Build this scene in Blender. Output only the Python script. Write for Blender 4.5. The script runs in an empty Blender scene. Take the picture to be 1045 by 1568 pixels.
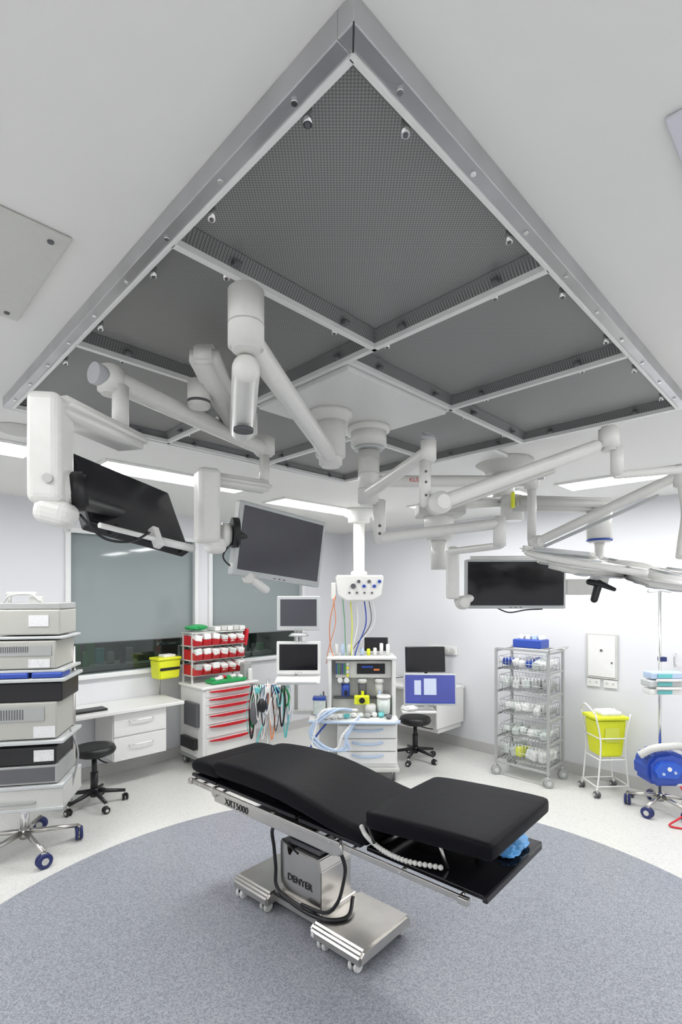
import bpy, bmesh, math, random
from mathutils import Vector, Matrix, Euler
random.seed(4)
S2=math.sqrt(.5)
def W(u,v,z=0): return Vector(((u-v)*S2,(u+v)*S2,z))
R45=math.radians(45)
# ---------------------------------------------------------------- materials
MATS={}
def mat(name,col,rough=.5,metal=0,emis=0,noise=.03,nscale=40,bump=0,bscale=200,alpha=None,trans=0,coat=0,spec=None):
    m=bpy.data.materials.new(name); m.use_nodes=True
    nt=m.node_tree; N=nt.nodes; L=nt.links; p=N['Principled BSDF']
    p.inputs['Roughness'].default_value=rough; p.inputs['Metallic'].default_value=metal
    if spec is not None: p.inputs['Specular IOR Level'].default_value=spec
    if coat: p.inputs['Coat Weight'].default_value=coat
    if trans: p.inputs['Transmission Weight'].default_value=trans
    tc=N.new('ShaderNodeTexCoord')
    if noise==0:
        p.inputs['Base Color'].default_value=(*col,1)
    else:
        nz=N.new('ShaderNodeTexNoise'); nz.inputs['Scale'].default_value=nscale; nz.inputs['Detail'].default_value=1; L.new(tc.outputs['Object'],nz.inputs['Vector'])
        mx=N.new('ShaderNodeMix'); mx.data_type='RGBA'
        a=[max(0,c*(1-noise)) for c in col]; b=[min(1,c*(1+noise)) for c in col]
        mx.inputs[6].default_value=(*a,1); mx.inputs[7].default_value=(*b,1)
        L.new(nz.outputs['Fac'],mx.inputs[0]); L.new(mx.outputs[2],p.inputs['Base Color'])
    if emis:
        p.inputs['Emission Color'].default_value=(*col,1); p.inputs['Emission Strength'].default_value=emis
    if bump:
        n2=N.new('ShaderNodeTexNoise'); n2.inputs['Scale'].default_value=bscale; L.new(tc.outputs['Object'],n2.inputs['Vector'])
        bp=N.new('ShaderNodeBump'); bp.inputs['Strength'].default_value=bump; bp.inputs['Distance'].default_value=.01
        L.new(n2.outputs['Fac'],bp.inputs['Height']); L.new(bp.outputs['Normal'],p.inputs['Normal'])
    MATS[name]=m; return m
white=mat('white_enamel',(.84,.84,.82),.3)
armw=mat('arm_white',(.84,.835,.80),.28)
wallm=mat('wall_paint',(.78,.785,.81),.6,noise=.01,nscale=3)
ceilm=mat('ceiling_paint',(.88,.875,.85),.7,noise=.01,nscale=3)
trimm=mat('skirting_vinyl',(.58,.57,.56),.5)
framem=mat('window_frame_white',(.84,.85,.85),.4)
hatchm=mat('hatch_grey',(.66,.66,.62),.5)
steel=mat('brushed_steel',(.62,.60,.57),.28,1,noise=.08,nscale=12)
dsteel=mat('steel_edge',(.58,.58,.59),.36,1,noise=.15,nscale=8)
chrome=mat('chrome',(.75,.75,.75),.15,1)
black=mat('black_plastic',(.012,.012,.014),.4)
vinylb=mat('black_vinyl',(.003,.003,.005),.5,noise=.1,nscale=6,bump=.12,bscale=14,spec=.13)
gloss=mat('black_gloss',(.006,.006,.008),.12)
screen=mat('screen_dark',(.02,.02,.024),.16)
screeng=mat('screen_grey',(.07,.07,.085),.2)
bezel=mat('bezel_grey',(.56,.58,.58),.35)
beige=mat('tower_beige',(.47,.47,.43),.45)
grey=mat('device_grey',(.40,.41,.40),.45)
lgrey=mat('device_light',(.62,.62,.59),.45)
dgrey=mat('device_dark',(.12,.12,.13),.45)
red=mat('red_plastic',(.62,.02,.03),.35)
green=mat('green_plastic',(.02,.35,.10),.4)
yellow=mat('yellow_plastic',(.80,.85,.03),.35)
blue=mat('blue_plastic',(.03,.08,.42),.35)
navy=mat('navy_caster',(.02,.03,.14),.4)
teal=mat('teal_tube',(.15,.55,.55),.4)
lblue=mat('pale_blue',(.50,.62,.80),.4)
orange=mat('orange_cable',(.85,.25,.08),.4)
cable_y=mat('cable_yellow',(.75,.8,.1),.4)
paper=mat('white_pack',(.85,.85,.83),.6,noise=.1,nscale=25,bump=.4,bscale=60)
clearp=mat('clear_pack',(.72,.78,.74),.25,noise=.15,nscale=30,bump=.5,bscale=60)
label=mat('label_paper',(.8,.8,.82),.6,noise=.3,nscale=160)
bluebag=mat('blue_plastic_bag',(.10,.36,.75),.25,noise=.3,nscale=20,bump=.6,bscale=30)
wirem=mat('wire_metal',(.65,.66,.67),.3,1)
lens=mat('lens_grey',(.45,.46,.48),.2)
lightm=mat('troffer_light',(1,1,1),.5,emis=20,noise=0)
frost=mat('frosted_glass',(.30,.345,.345),.04,noise=.02,nscale=2)
deskscr=mat('desktop_screen',(.045,.055,.22),.2,emis=.8,noise=.35,nscale=4)
winwhite=mat('screen_window_white',(.45,.5,.62),.2,emis=.45)
def floor_mat():
    m=bpy.data.materials.new('vinyl_floor'); m.use_nodes=True; nt=m.node_tree;N=nt.nodes;L=nt.links;p=N['Principled BSDF']
    p.inputs['Roughness'].default_value=.38
    tc=N.new('ShaderNodeTexCoord')
    sub=N.new('ShaderNodeVectorMath');sub.operation='SUBTRACT';sub.inputs[1].default_value=(.15,2.45,0);L.new(tc.outputs['Object'],sub.inputs[0])
    ln=N.new('ShaderNodeVectorMath');ln.operation='LENGTH';L.new(sub.outputs[0],ln.inputs[0])
    lt=N.new('ShaderNodeMath');lt.operation='LESS_THAN';lt.inputs[1].default_value=2.35;L.new(ln.outputs['Value'],lt.inputs[0])
    def speck(scale,c1,c2,lo,hi):
        nz=N.new('ShaderNodeTexVoronoi');nz.inputs['Scale'].default_value=scale;L.new(tc.outputs['Object'],nz.inputs['Vector'])
        sp=N.new('ShaderNodeSeparateColor');L.new(nz.outputs['Color'],sp.inputs[0])
        r=N.new('ShaderNodeValToRGB');r.color_ramp.elements[0].position=lo;r.color_ramp.elements[1].position=hi
        r.color_ramp.elements[0].color=(*c1,1);r.color_ramp.elements[1].color=(*c2,1);L.new(sp.outputs[0],r.inputs[0]);return r
    a=speck(170,(.22,.235,.27),(.38,.395,.43),.15,.8)
    b=speck(110,(.62,.62,.59),(.71,.71,.68),.05,.4)
    mx=N.new('ShaderNodeMix');mx.data_type='RGBA';L.new(lt.outputs[0],mx.inputs[0]);L.new(b.outputs[0],mx.inputs[6]);L.new(a.outputs[0],mx.inputs[7])
    L.new(mx.outputs[2],p.inputs['Base Color'])
    return m
floorm=floor_mat()
def perf_mat(name,c_hi,c_lo,pitch):
    m=bpy.data.materials.new(name); m.use_nodes=True; nt=m.node_tree;N=nt.nodes;L=nt.links;p=N['Principled BSDF']
    p.inputs['Roughness'].default_value=.45;p.inputs['Metallic'].default_value=.3
    tc=N.new('ShaderNodeTexCoord')
    sx=N.new('ShaderNodeSeparateXYZ');L.new(tc.outputs['Object'],sx.inputs[0])
    k=2*math.pi/pitch
    def sn(src,kk):
        a=N.new('ShaderNodeMath');a.operation='MULTIPLY';a.inputs[1].default_value=kk;L.new(src,a.inputs[0])
        b=N.new('ShaderNodeMath');b.operation='COSINE';L.new(a.outputs[0],b.inputs[0]);return b.outputs[0]
    ad=N.new('ShaderNodeMath');ad.operation='ADD';L.new(sx.outputs['X'],ad.inputs[0]);L.new(sx.outputs['Y'],ad.inputs[1])
    sb=N.new('ShaderNodeMath');sb.operation='SUBTRACT';L.new(sx.outputs['X'],sb.inputs[0]);L.new(sx.outputs['Y'],sb.inputs[1])
    ad2=N.new('ShaderNodeMath');ad2.operation='ADD';L.new(ad.outputs[0],ad2.inputs[0]);L.new(sx.outputs['Z'],ad2.inputs[1])
    sb2=N.new('ShaderNodeMath');sb2.operation='ADD';L.new(sb.outputs[0],sb2.inputs[0]);L.new(sx.outputs['Z'],sb2.inputs[1])
    s1=sn(ad2.outputs[0],k*.7);s2=sn(sb2.outputs[0],k*.7)
    mu=N.new('ShaderNodeMath');mu.operation='ADD';L.new(s1,mu.inputs[0]);L.new(s2,mu.inputs[1])
    r=N.new('ShaderNodeValToRGB');r.color_ramp.elements[0].position=.35;r.color_ramp.elements[1].position=.65
    r.color_ramp.elements[0].color=(*c_hi,1);r.color_ramp.elements[1].color=(*c_lo,1)
    mr=N.new('ShaderNodeMapRange');mr.inputs[1].default_value=-2;mr.inputs[2].default_value=2;L.new(mu.outputs[0],mr.inputs[0]);L.new(mr.outputs[0],r.inputs[0])
    L.new(r.outputs[0],p.inputs['Base Color']);return m
perf=perf_mat('perforated_mesh',(.36,.36,.35),(.20,.20,.20),.0068)
perfd=perf_mat('perforated_side',(.22,.22,.22),(.09,.09,.09),.0068)
# ---------------------------------------------------------------- group / geometry
class G:
    def __init__(s,name,loc=(0,0,0),rz=0):
        e=bpy.data.objects.new(name,None); e.location=loc; e.rotation_euler=(0,0,rz); e.empty_display_size=.1
        bpy.context.collection.objects.link(e); s.e=e; s.M=Matrix.Identity(4); s.inv=(Matrix.Translation(Vector(loc))@Matrix.Rotation(rz,4,'Z')).inverted()
    def world(s): s.M=s.inv.copy(); return s
    def local(s): s.M=Matrix.Identity(4); return s
def finish(g,n,bm,m,smooth=None):
    me=bpy.data.meshes.new(n); 
    bmesh.ops.recalc_face_normals(bm,faces=bm.faces)
    if g is not None: bm.transform(g.M)
    bm.to_mesh(me); bm.free(); me.materials.append(m)
    o=bpy.data.objects.new(n,me); bpy.context.collection.objects.link(o)
    if g is not None: o.parent=g.e
    if smooth: 
        for f in me.polygons: f.use_smooth=True
    return o
def box(g,n,c,s,m,bev=.004,rot=None,seg=2):
    bm=bmesh.new(); bmesh.ops.create_cube(bm,size=1); bmesh.ops.scale(bm,vec=Vector(s),verts=bm.verts)
    b=min(bev,min(s)*.45)
    if b>0: bmesh.ops.bevel(bm,geom=bm.edges[:],offset=b,segments=seg,affect='EDGES',profile=.5)
    M=Matrix.Translation(Vector(c))
    if rot: M=M@Euler(rot).to_matrix().to_4x4()
    bm.transform(M); return finish(g,n,bm,m)
def _cyl(bm,p1,p2,r1,r2,seg=20,caps=True):
    p1=Vector(p1);p2=Vector(p2);d=p2-p1;l=d.length
    q=Vector((0,0,1)).rotation_difference(d.normalized()).to_matrix().to_4x4()
    r=bmesh.ops.create_cone(bm,cap_ends=caps,segments=seg,radius1=r1,radius2=r2,depth=l,matrix=Matrix.Translation((p1+p2)/2)@q)
    for v in r['verts']:
        for f in v.link_faces:
            if len(f.verts)==4: f.smooth=True
    return r['verts']
def cyl(g,n,p1,p2,r,m,r2=None,seg=24,bev=0):
    bm=bmesh.new(); _cyl(bm,p1,p2,r,r if r2 is None else r2,seg)
    if bev:
        es=[e for e in bm.edges if any(len(f.verts)>4 for f in e.link_faces)]
        bmesh.ops.bevel(bm,geom=es,offset=bev,segments=2,affect='EDGES')
        for f in bm.faces:
            if len(f.verts)==4: f.smooth=True
    return finish(g,n,bm,m)
def arm(g,n,p1,p2,r1,r2,m,seg=24):
    bm=bmesh.new(); _cyl(bm,p1,p2,r1,r2,seg,False)
    for p,r in((p1,r1),(p2,r2)):
        v=bmesh.ops.create_uvsphere(bm,u_segments=seg,v_segments=12,radius=r,matrix=Matrix.Translation(Vector(p)))
    for f in bm.faces: f.smooth=True
    return finish(g,n,bm,m)
def sph(g,n,c,s,m,rot=None,noise=0,sub=3):
    bm=bmesh.new(); bmesh.ops.create_icosphere(bm,subdivisions=sub,radius=1)
    if noise:
        for v in bm.verts: v.co*=1+random.uniform(-noise,noise)
    bmesh.ops.scale(bm,vec=Vector(s),verts=bm.verts)
    M=Matrix.Translation(Vector(c))
    if rot: M=M@Euler(rot).to_matrix().to_4x4()
    bm.transform(M)
    return finish(g,n,bm,m,smooth=(noise==0))
def catmull(pts,k=8):
    P=[Vector(p) for p in pts]
    if len(P)==2: return [P[0].lerp(P[1],i/k) for i in range(k+1)]
    Q=[2*P[0]-P[1]]+P+[2*P[-1]-P[-2]]; out=[]
    for i in range(1,len(Q)-2):
        a,b,c,d=Q[i-1:i+3]
        for j in range(k):
            t=j/k; out.append(.5*((2*b)+(c-a)*t+(2*a-5*b+4*c-d)*t*t+(3*b-a-3*c+d)*t**3))
    out.append(P[-1]); return out
def _tube(bm,pts,rf,seg=8):
    up=Vector((0,0,1)); rings=[]; prev=None
    for i,p in enumerate(pts):
        d=(pts[min(i+1,len(pts)-1)]-pts[max(i-1,0)]).normalized()
        if prev is None:
            x=d.cross(up if abs(d.z)<.9 else Vector((1,0,0))).normalized()
        else:
            x=(prev-d*prev.dot(d)).normalized()
        prev=x; y=d.cross(x); r=rf(i)
        rings.append([bm.verts.new(p+(x*math.cos(a)+y*math.sin(a))*r) for a in [2*math.pi*j/seg for j in range(seg)]])
    for a,b in zip(rings,rings[1:]):
        for j in range(seg):
            f=bm.faces.new((a[j],a[(j+1)%seg],b[(j+1)%seg],b[j])); f.smooth=True
    bm.faces.new(rings[0]);bm.faces.new(rings[-1])
def tube(g,n,pts,r,m,k=8,corr=0,seg=8):
    bm=bmesh.new(); P=catmull(pts,k); _tube(bm,P,lambda i:r*(1+(corr if i%2 else 0)),seg); return finish(g,n,bm,m)
def wires(g,n,segs,r,m):
    bm=bmesh.new()
    for a,b in segs: _cyl(bm,a,b,r,r,5)
    return finish(g,n,bm,m)
def disc(g,n,c,nrm,r,t,m,seg=24,bev=0): 
    c=Vector(c);d=Vector(nrm).normalized()*t/2; return cyl(g,n,c-d,c+d,r,m,seg=seg,bev=bev)
def prism(g,n,poly,axis,a,b,m,bev=0):
    bm=bmesh.new()
    def mk(p,t):
        return {'x':(t,p[0],p[1]),'y':(p[0],t,p[1]),'z':(p[0],p[1],t)}[axis]
    A=[bm.verts.new(mk(p,a)) for p in poly];Bv=[bm.verts.new(mk(p,b)) for p in poly]
    bm.faces.new(A);bm.faces.new(Bv[::-1])
    for i in range(len(poly)): j=(i+1)%len(poly); bm.faces.new((A[i],A[j],Bv[j],Bv[i]))
    if bev: bmesh.ops.bevel(bm,geom=bm.edges[:],offset=bev,segments=2,affect='EDGES')
    return finish(g,n,bm,m)
def text(g,n,t,size,M,m,ext=.0015):
    cu=bpy.data.curves.new(n,'FONT'); cu.body=t; cu.size=size; cu.extrude=ext; cu.materials.append(m); cu.align_x='CENTER'
    o=bpy.data.objects.new(n,cu); bpy.context.collection.objects.link(o); o.parent=g.e; o.matrix_local=M; return o
def lathe(g,n,c,prof,m,seg=28):
    bm=bmesh.new(); rings=[]
    for r,z in prof:
        rings.append([bm.verts.new((c[0]+r*math.cos(2*math.pi*j/seg),c[1]+r*math.sin(2*math.pi*j/seg),c[2]+z)) for j in range(seg)])
    for a,b in zip(rings,rings[1:]):
        for j in range(seg): 
            f=bm.faces.new((a[j],a[(j+1)%seg],b[(j+1)%seg],b[j])); f.smooth=True
    bm.faces.new(rings[0]);bm.faces.new(rings[-1]); return finish(g,n,bm,m)
def caster(g,n,x,y,r=.05,mt=navy,ang=0,top=None):
    c,s=math.cos(ang),math.sin(ang)
    for k in(-1,1):
        disc(g,n+'_wheel',(x+k*.016*c,y+k*.016*s,r),(c,s,0),r,.02,mt,bev=.005)
    disc(g,n+'_hub',(x,y,r),(c,s,0),r*.45,.058,lgrey)
    box(g,n+'_fork',(x,y,r*1.7),(.03,.03,r*.9),steel if mt!=black else black,bev=.006)
    cyl(g,n+'_stem',(x,y,r*1.8),(x,y,top or r*2.6),.008,chrome)
def star(g,x,y,rad,zh,m,cm=navy,cr=.045,n=5,a0=.3):
    for i in range(n):
        a=a0+2*math.pi*i/n; ex,ey=x+rad*math.cos(a),y+rad*math.sin(a)
        bm=bmesh.new(); _cyl(bm,(x,y,zh+.04),(ex,ey,zh),.022,.014,10); finish(g,'base_leg_%d'%i,bm,m)
        caster(g,'caster_%d'%i,ex,ey,cr,cm,a,top=zh)
    cyl(g,'hub',(x,y,zh-.01),(x,y,zh+.07),.035,m,bev=.005)
def sub(g,c,yaw,tilt=0,roll=0):
    "frame for a panel: x right, z up, facing -y"
    old=g.M.copy()
    a=Vector((math.cos(yaw),math.sin(yaw),0)); n=Vector((math.sin(yaw),-math.cos(yaw),0)); up=Vector((0,0,1))
    ut=up*math.cos(tilt)+n*math.sin(tilt); a2=a*math.cos(roll)+ut*math.sin(roll); u2=-a*math.sin(roll)+ut*math.cos(roll); nn=u2.cross(a2)
    M=Matrix(((a2.x,nn.x,u2.x,c[0]),(a2.y,nn.y,u2.y,c[1]),(a2.z,nn.z,u2.z,c[2]),(0,0,0,1)))
    g.M=g.M@M; return old
def monitor(g,c,w,h,yaw=0,tilt=0,roll=0,t=.045,bz=.018,bm_=bezel,sm=screen,n='monitor'):
    old=sub(g,c,yaw,tilt,roll)
    box(g,n+'_housing',(0,t/2,0),(w,t,h),bm_,bev=.008)
    box(g,n+'_back',(0,t+.012,0),(w*.7,.03,h*.65),bm_,bev=.01)
    box(g,n+'_screen',(0,-.001,bz*.2),(w-2*bz,.004,h-2.3*bz),sm,bev=.001)
    for i in range(3): box(g,n+'_button',(-.03+i*.03,-.002,-h/2+bz*.5),(.012,.004,.005),dgrey,bev=.001)
    g.M=old
# ---------------------------------------------------------------- room
C=2.85; U1=5.6;V1=5.6;U0=-1.7;V0=-1.7
def meshboxes(name,lst,m,rz=R45,bev=0):
    bm=bmesh.new()
    for (x0,x1,y0,y1,z0,z1) in lst:
        r=bmesh.ops.create_cube(bm,size=1)
        for v in r['verts']:
            v.co=Vector(((x0+x1)/2+v.co.x*(x1-x0),(y0+y1)/2+v.co.y*(y1-y0),(z0+z1)/2+v.co.z*(z1-z0)))
    o=finish(None,name,bm,m); o.rotation_euler=(0,0,rz); return o
bm=bmesh.new(); vs=[bm.verts.new(W(a,b,z)) for z in(-.1,0) for a,b in((U0,V0),(U1,V0),(U1,V1),(U0,V1))]
for f in((3,2,1,0),(4,5,6,7),(0,1,5,4),(1,2,6,5),(2,3,7,6),(3,0,4,7)): bm.faces.new([vs[i] for i in f])
finish(None,'floor',bm,floorm)
meshboxes('ceiling',[(U0,U1,V0,V1,C,C+.1)],ceilm)
wz0,wz1=1.07,2.55; w1=(1.70,3.10);w2=(3.32,4.80); T=.15
meshboxes('wall_left',[(U0,U1,V1,V1+T,0,wz0),(U0,U1,V1,V1+T,wz1,C),(U0,w1[0],V1,V1+T,wz0,wz1),(w1[1],w2[0],V1,V1+T,wz0,wz1),(w2[1],U1,V1,V1+T,wz0,wz1)],wallm)
meshboxes('wall_right',[(U1,U1+T,V0,V1+T,0,C)],wallm)
meshboxes('wall_back',[(U0-T,U0,V0,V1+T,0,C)],wallm)
meshboxes('wall_front',[(U0-T,U1+T,V0-T,V0,0,C)],wallm)
meshboxes('baseboard_left',[(U0,U1-.012,V1-.012,V1,0,.12)],trimm)
meshboxes('baseboard_right',[(U1-.012,U1,V0,V1,0,.12)],trimm)
# windows
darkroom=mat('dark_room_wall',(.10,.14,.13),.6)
cg=mat('clear_glass',(.80,.9,.87),.02,trans=1,noise=0)
for i,(a,b) in enumerate((w1,w2)):
    g=G('window_%d'%(i+1),W((a+b)/2,V1),R45); hw=(b-a)/2
    f=.05
    for x in(-hw-f/2+.01,hw+f/2-.01): box(g,'jamb',(x,-.012,(wz0+wz1)/2),(f,.03,wz1-wz0+2*f),framem)
    for z in(wz0-f/2+.01,wz1+f/2-.01): box(g,'rail',(0,-.012,z),(2*hw+2*f,.03,f),framem)
    zs=1.40
    box(g,'frosted_pane',(0,.06,(zs+wz1)/2),(2*hw,.012,wz1-zs),frost,bev=0)
    box(g,'clear_pane',(0,.06,(zs+wz0)/2),(2*hw,.008,zs-wz0),cg,bev=0)
    box(g,'sill',(0,-.02,wz0-.02),(2*hw+.1,.06,.03),framem)
    box(g,'pane_edge',(0,.05,zs),(2*hw,.012,.008),dgrey,bev=0)
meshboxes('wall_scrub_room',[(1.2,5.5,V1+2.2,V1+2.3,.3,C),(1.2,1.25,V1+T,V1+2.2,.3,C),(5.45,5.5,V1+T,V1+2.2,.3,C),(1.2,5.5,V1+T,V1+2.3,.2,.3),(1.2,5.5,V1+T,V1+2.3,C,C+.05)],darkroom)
g=G('scrub_room_shelf',W(3.2,V1+1.2),R45)
box(g,'counter',(0,0,1.0),(3.6,.5,.05),grey); 
for i in range(30):
    x=-1.7+i*.117+random.uniform(-.03,.03); h=random.uniform(.05,.30)
    box(g,'bottle',(x,random.uniform(-.15,.15),1.025+h/2),(random.uniform(.05,.12),.07,h),random.choice([green,grey,green,lgrey,teal,dgrey,paper]),bev=.01)
box(g,'cabinet',(0,0,.64),(3.6,.5,.68),dgrey)
lgl=mat('fill_lamp_glow',(.85,1,.92),.5,emis=10,noise=0)  # unseen lamps and posts, added to brighten the room behind the clear panes
for x in(-1.2,.1,1.3): box(g,'fill_lamp',(x,.0,2.5),(.5,.12,.02),lgl)
for x in(-1.2,.1,1.3): box(g,'fill_lamp_post',(x,.2,1.75),(.02,.02,1.5),dgrey)
# ---------------------------------------------------------------- ceiling lights, with unseen fill ones added
def troffer(u0,u1,v0,v1):
    g=G('ceiling_or_fill_light',W((u0+u1)/2,(v0+v1)/2,C),R45); a,b=u1-u0,v1-v0
    for s in(-1,1):
        box(g,'frame_a',(0,s*(b/2+.012),-.008),(a+.05,.024,.016),white,bev=.003)
        box(g,'frame_b',(s*(a/2+.012),0,-.008),(.024,b,.016),white,bev=.003)
    box(g,'diffuser',(0,0,-.005),(a,b,.008),lightm,bev=0)
for q in((1.36,2.6,3.66,3.98),(3.1,4.4,3.86,4.18),(-.35,.92,3.66,3.98),(4.33,4.65,2.1,3.3),(4.36,4.68,.55,1.75),
         (4.38,4.66,-1.0,.2),(0.2,1.4,-1.0,-.72),(2.2,3.4,-1.0,-.72),(-1.0,-.72,.3,1.5),(-1.0,-.72,2.1,3.3)):  # this row: unseen troffers out of view, added as fill light
    troffer(*q)
g=G('ceiling_access_panel',W(.15,1.74,C),R45)
box(g,'panel',(0,0,-.006),(.60,.56,.01),hatchm,bev=.003)
for x in(-.26,0,.26):
    for y in(-.24,.24): disc(g,'screw',(x,y,-.013),(0,0,1),.008,.004,dgrey)
g=G('ceiling_access_panel.001',W(1.75,-.04,C),R45)
box(g,'panel',(0,0,-.006),(1.16,.6,.01),mat('panel_lilac',(.74,.73,.80),.5),bev=.003)
for nm,(u,v) in(('round_ceiling_fitting',(.75,3.35)),('round_ceiling_fitting.001',(4.0,3.5))):  # first one stands for the round ceiling lamp, modelled unlit
    g=G(nm,W(u,v,C)); lathe(g,'rim',(0,0,0),[(.0001,-.02),(.09,-.02),(.11,-.012),(.115,0)],lgrey)
# ---------------------------------------------------------------- laminar flow canopy
K=.90/.95
ua,ub,va,vb=.65*K,3.03*K,.62*K,3.0*K
L1,L2,L3=1.487*K,2.23*K,0; A1=1.295*K;A2=2.07*K;B1=1.44*K;B2=2.09*K
g=G('laminar_flow_canopy',W(0,0,C),R45)
fw=.037
def beam(n,u0,u1,v0,v1,z0,z1,m,bev=.003): return box(g,n,((u0+u1)/2,(v0+v1)/2,(z0+z1)/2),(u1-u0,v1-v0,z1-z0),m,bev)
beam('steel_edge_near',ua-fw,ub+fw,va-fw,va,-.05,0,dsteel,.002)
beam('steel_edge_left',ua-fw,ua,va,vb+fw,-.05,0,dsteel,.002)
beam('steel_edge_right',ub,ub+fw,va,vb+fw,-.05,0,dsteel,.002)
beam('steel_edge_far',ua,ub,vb,vb+fw,-.05,0,dsteel,.002)
gz=-.05; b=.010
def bar(n,u0,u1,v0,v1): beam(n,u0,u1,v0,v1,gz-.006,gz+.016,white,.002)
e=.006
bar('bar_e1',ua-e,ub+e,va-e,va+e);bar('bar_e2',ua,ub,vb-2*b,vb);bar('bar_e3',ua-e,ua+e,va,vb);bar('bar_e4',ub-e,ub+e,va,vb)
bar('bar_1',ua,L1,A1-b,A1+b); bar('bar_2',L1-2*b,L1,va,vb); bar('bar_3',L1,ub,B1-b,B1+b)
bar('bar_4',L2-b,L2+b,va,vb); bar('bar_5',ua,L1,A2-b,A2+b); bar('bar_6',L1,ub,B2-b,B2+b)
cells=[(ua,L1-b,va,A1),(ua,L1-b,A1,A2),(ua,L1-b,A2,vb),(L1-b,L2,va,B1),(L2,ub,va,B1),(L2,ub,B1,B2),(L2,ub,B2,vb),(L1-b,L2,B2,vb)]
for i,(a0,a1,c0,c1) in enumerate(cells):
    m_=.009; a0+=m_;a1-=m_;c0+=m_;c1-=m_
    zt=-.006
    bm=bmesh.new()
    o2=[bm.verts.new(p) for p in((a0+.03,c0+.03,zt),(a1-.03,c0+.03,zt),(a1-.03,c1-.03,zt),(a0+.03,c1-.03,zt))]
    bm.faces.new(o2)
    finish(g,'perforated_panel_%d'%i,bm,perf)
    bm=bmesh.new()
    o=[bm.verts.new(p) for p in((a0,c0,gz+.012),(a1,c0,gz+.012),(a1,c1,gz+.012),(a0,c1,gz+.012))]
    o2=[bm.verts.new(p) for p in((a0+.03,c0+.03,zt-.001),(a1-.03,c0+.03,zt-.001),(a1-.03,c1-.03,zt-.001),(a0+.03,c1-.03,zt-.001))]
    for j in range(4): bm.faces.new((o[j],o[(j+1)%4],o2[(j+1)%4],o2[j]))
    finish(g,'panel_side_%d'%i,bm,perfd)
    for t in(.22,.78):
        for (x,y) in((a0+(a1-a0)*t,c1-.02),(a1-.02,c0+(c1-c0)*t)):
            box(g,'latch',(x,y,gz+.016),(.022,.022,.014),dgrey,bev=.004)
        for (x,y) in((a0+(a1-a0)*t,c0+.018),(a0+.018,c0+(c1-c0)*t)):
            cyl(g,'knob',(x,y,gz-.001),(x,y,gz+.03),.009,chrome,seg=14); cyl(g,'knob_centre',(x,y,gz-.003),(x,y,gz),.005,dgrey,seg=10)
for i in range(9):
    t=ua+.10+i*.25
    disc(g,'rivet',(t,va-fw*.55,-.052),(0,0,1),.006,.006,chrome,seg=12); disc(g,'rivet',(ua-fw*.55,t,-.052),(0,0,1),.006,.006,chrome,seg=12)
beam('centre_plate',L1+.01,L2-.015,B1+.015,B2-.015,-.075,-.0,white,.004)
cyl(g,'joint_line',(ua-fw+.0,va-fw,-.0505),(ua,va,-.0505),.0015,black,seg=6)
# ---------------------------------------------------------------- pendants
CZ=C-.075
g=G('monitor_pendant',(-.05,2.44,CZ)).world()
P=Vector
lathe(g,'mount_flange',(-.05,2.44,CZ-.03),[(0.0001,0.03),(.105,.03),(.105,.008),(.085,-.0),(.085,-.02)],armw)
cyl(g,'mount_column',(-.05,2.44,2.56),(-.05,2.44,CZ-.02),.072,armw,bev=.006)
cyl(g,'mount_lower',(-.05,2.44,2.515),(-.05,2.44,2.60),.056,armw,bev=.012)
arm(g,'extension_arm',(-.05,2.44,2.565),(-.247,1.325,2.575),.036,.034,armw)
cyl(g,'elbow_cylinder',(-.247,1.325,2.535),(-.247,1.325,2.70),.047,armw,bev=.01)
cyl(g,'elbow_ring',(-.247,1.325,2.60),(-.247,1.325,2.604),.0475,lgrey)
arm(g,'spring_arm',(-.252,1.35,2.50),(-.40,2.06,2.575),.037,.050,armw)
disc(g,'arm_end_cap',(-.345,1.80,2.485),(0,0,1),.035,.012,dgrey)
cyl(g,'arm_socket',(-.40,2.10,2.56),(-.40,2.10,2.66),.055,armw,bev=.01)
for t in(.25,.4,.6): 
    q=P((-.252,1.35,2.50)).lerp(P((-.40,2.06,2.575)),t); disc(g,'arm_screw',(q.x+.03,q.y-.02,q.z-.022),(1,-.6,-1),.006,.01,grey,seg=10)
def slab(n,p1,p2,w,h,m,bev=.02):
    p1=P(p1);p2=P(p2);d=p2-p1
    yax=d.normalized(); xax=yax.cross(P((0,0,1))).normalized(); zax=xax.cross(yax)
    M=Matrix((xax,yax,zax)).transposed().to_4x4()
    bm=bmesh.new(); bmesh.ops.create_cube(bm,size=1); bmesh.ops.scale(bm,vec=(w,d.length,h),verts=bm.verts)
    bmesh.ops.bevel(bm,geom=bm.edges[:],offset=min(bev,w*.45,h*.45),segments=4,affect='EDGES')
    bm.transform(Matrix.Translation((p1+p2)/2)@M)
    for f in bm.faces: f.smooth=True
    return finish(g,n,bm,m)
slab('upper_spring_arm',(-.47,1.72,2.725),(-.45,2.22,2.63),.10,.085,armw)
cyl(g,'elbow_collar',(-.53,1.90,2.60),(-.53,1.90,2.70),.042,armw,bev=.006)
cyl(g,'elbow_collar_ring',(-.53,1.90,2.615),(-.53,1.90,2.625),.0425,dgrey)
arm(g,'cross_arm',(-.74,1.66,2.60),(-.367,2.44,2.60),.036,.033,armw)
cyl(g,'cross_arm_knuckle',(-.745,1.65,2.55),(-.745,1.65,2.64),.042,armw,bev=.01)
disc(g,'knuckle_cap',(-.765,1.62,2.60),(-.5,-.8,0),.034,.05,lens)
cyl(g,'drop_post_left',(-.715,1.65,2.42),(-.715,1.65,2.58),.026,armw,bev=.004)
slab('bracket_arm_left',(-.69,1.70,2.405),(-.775,1.34,2.405),.13,.05,armw,.018)
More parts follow.
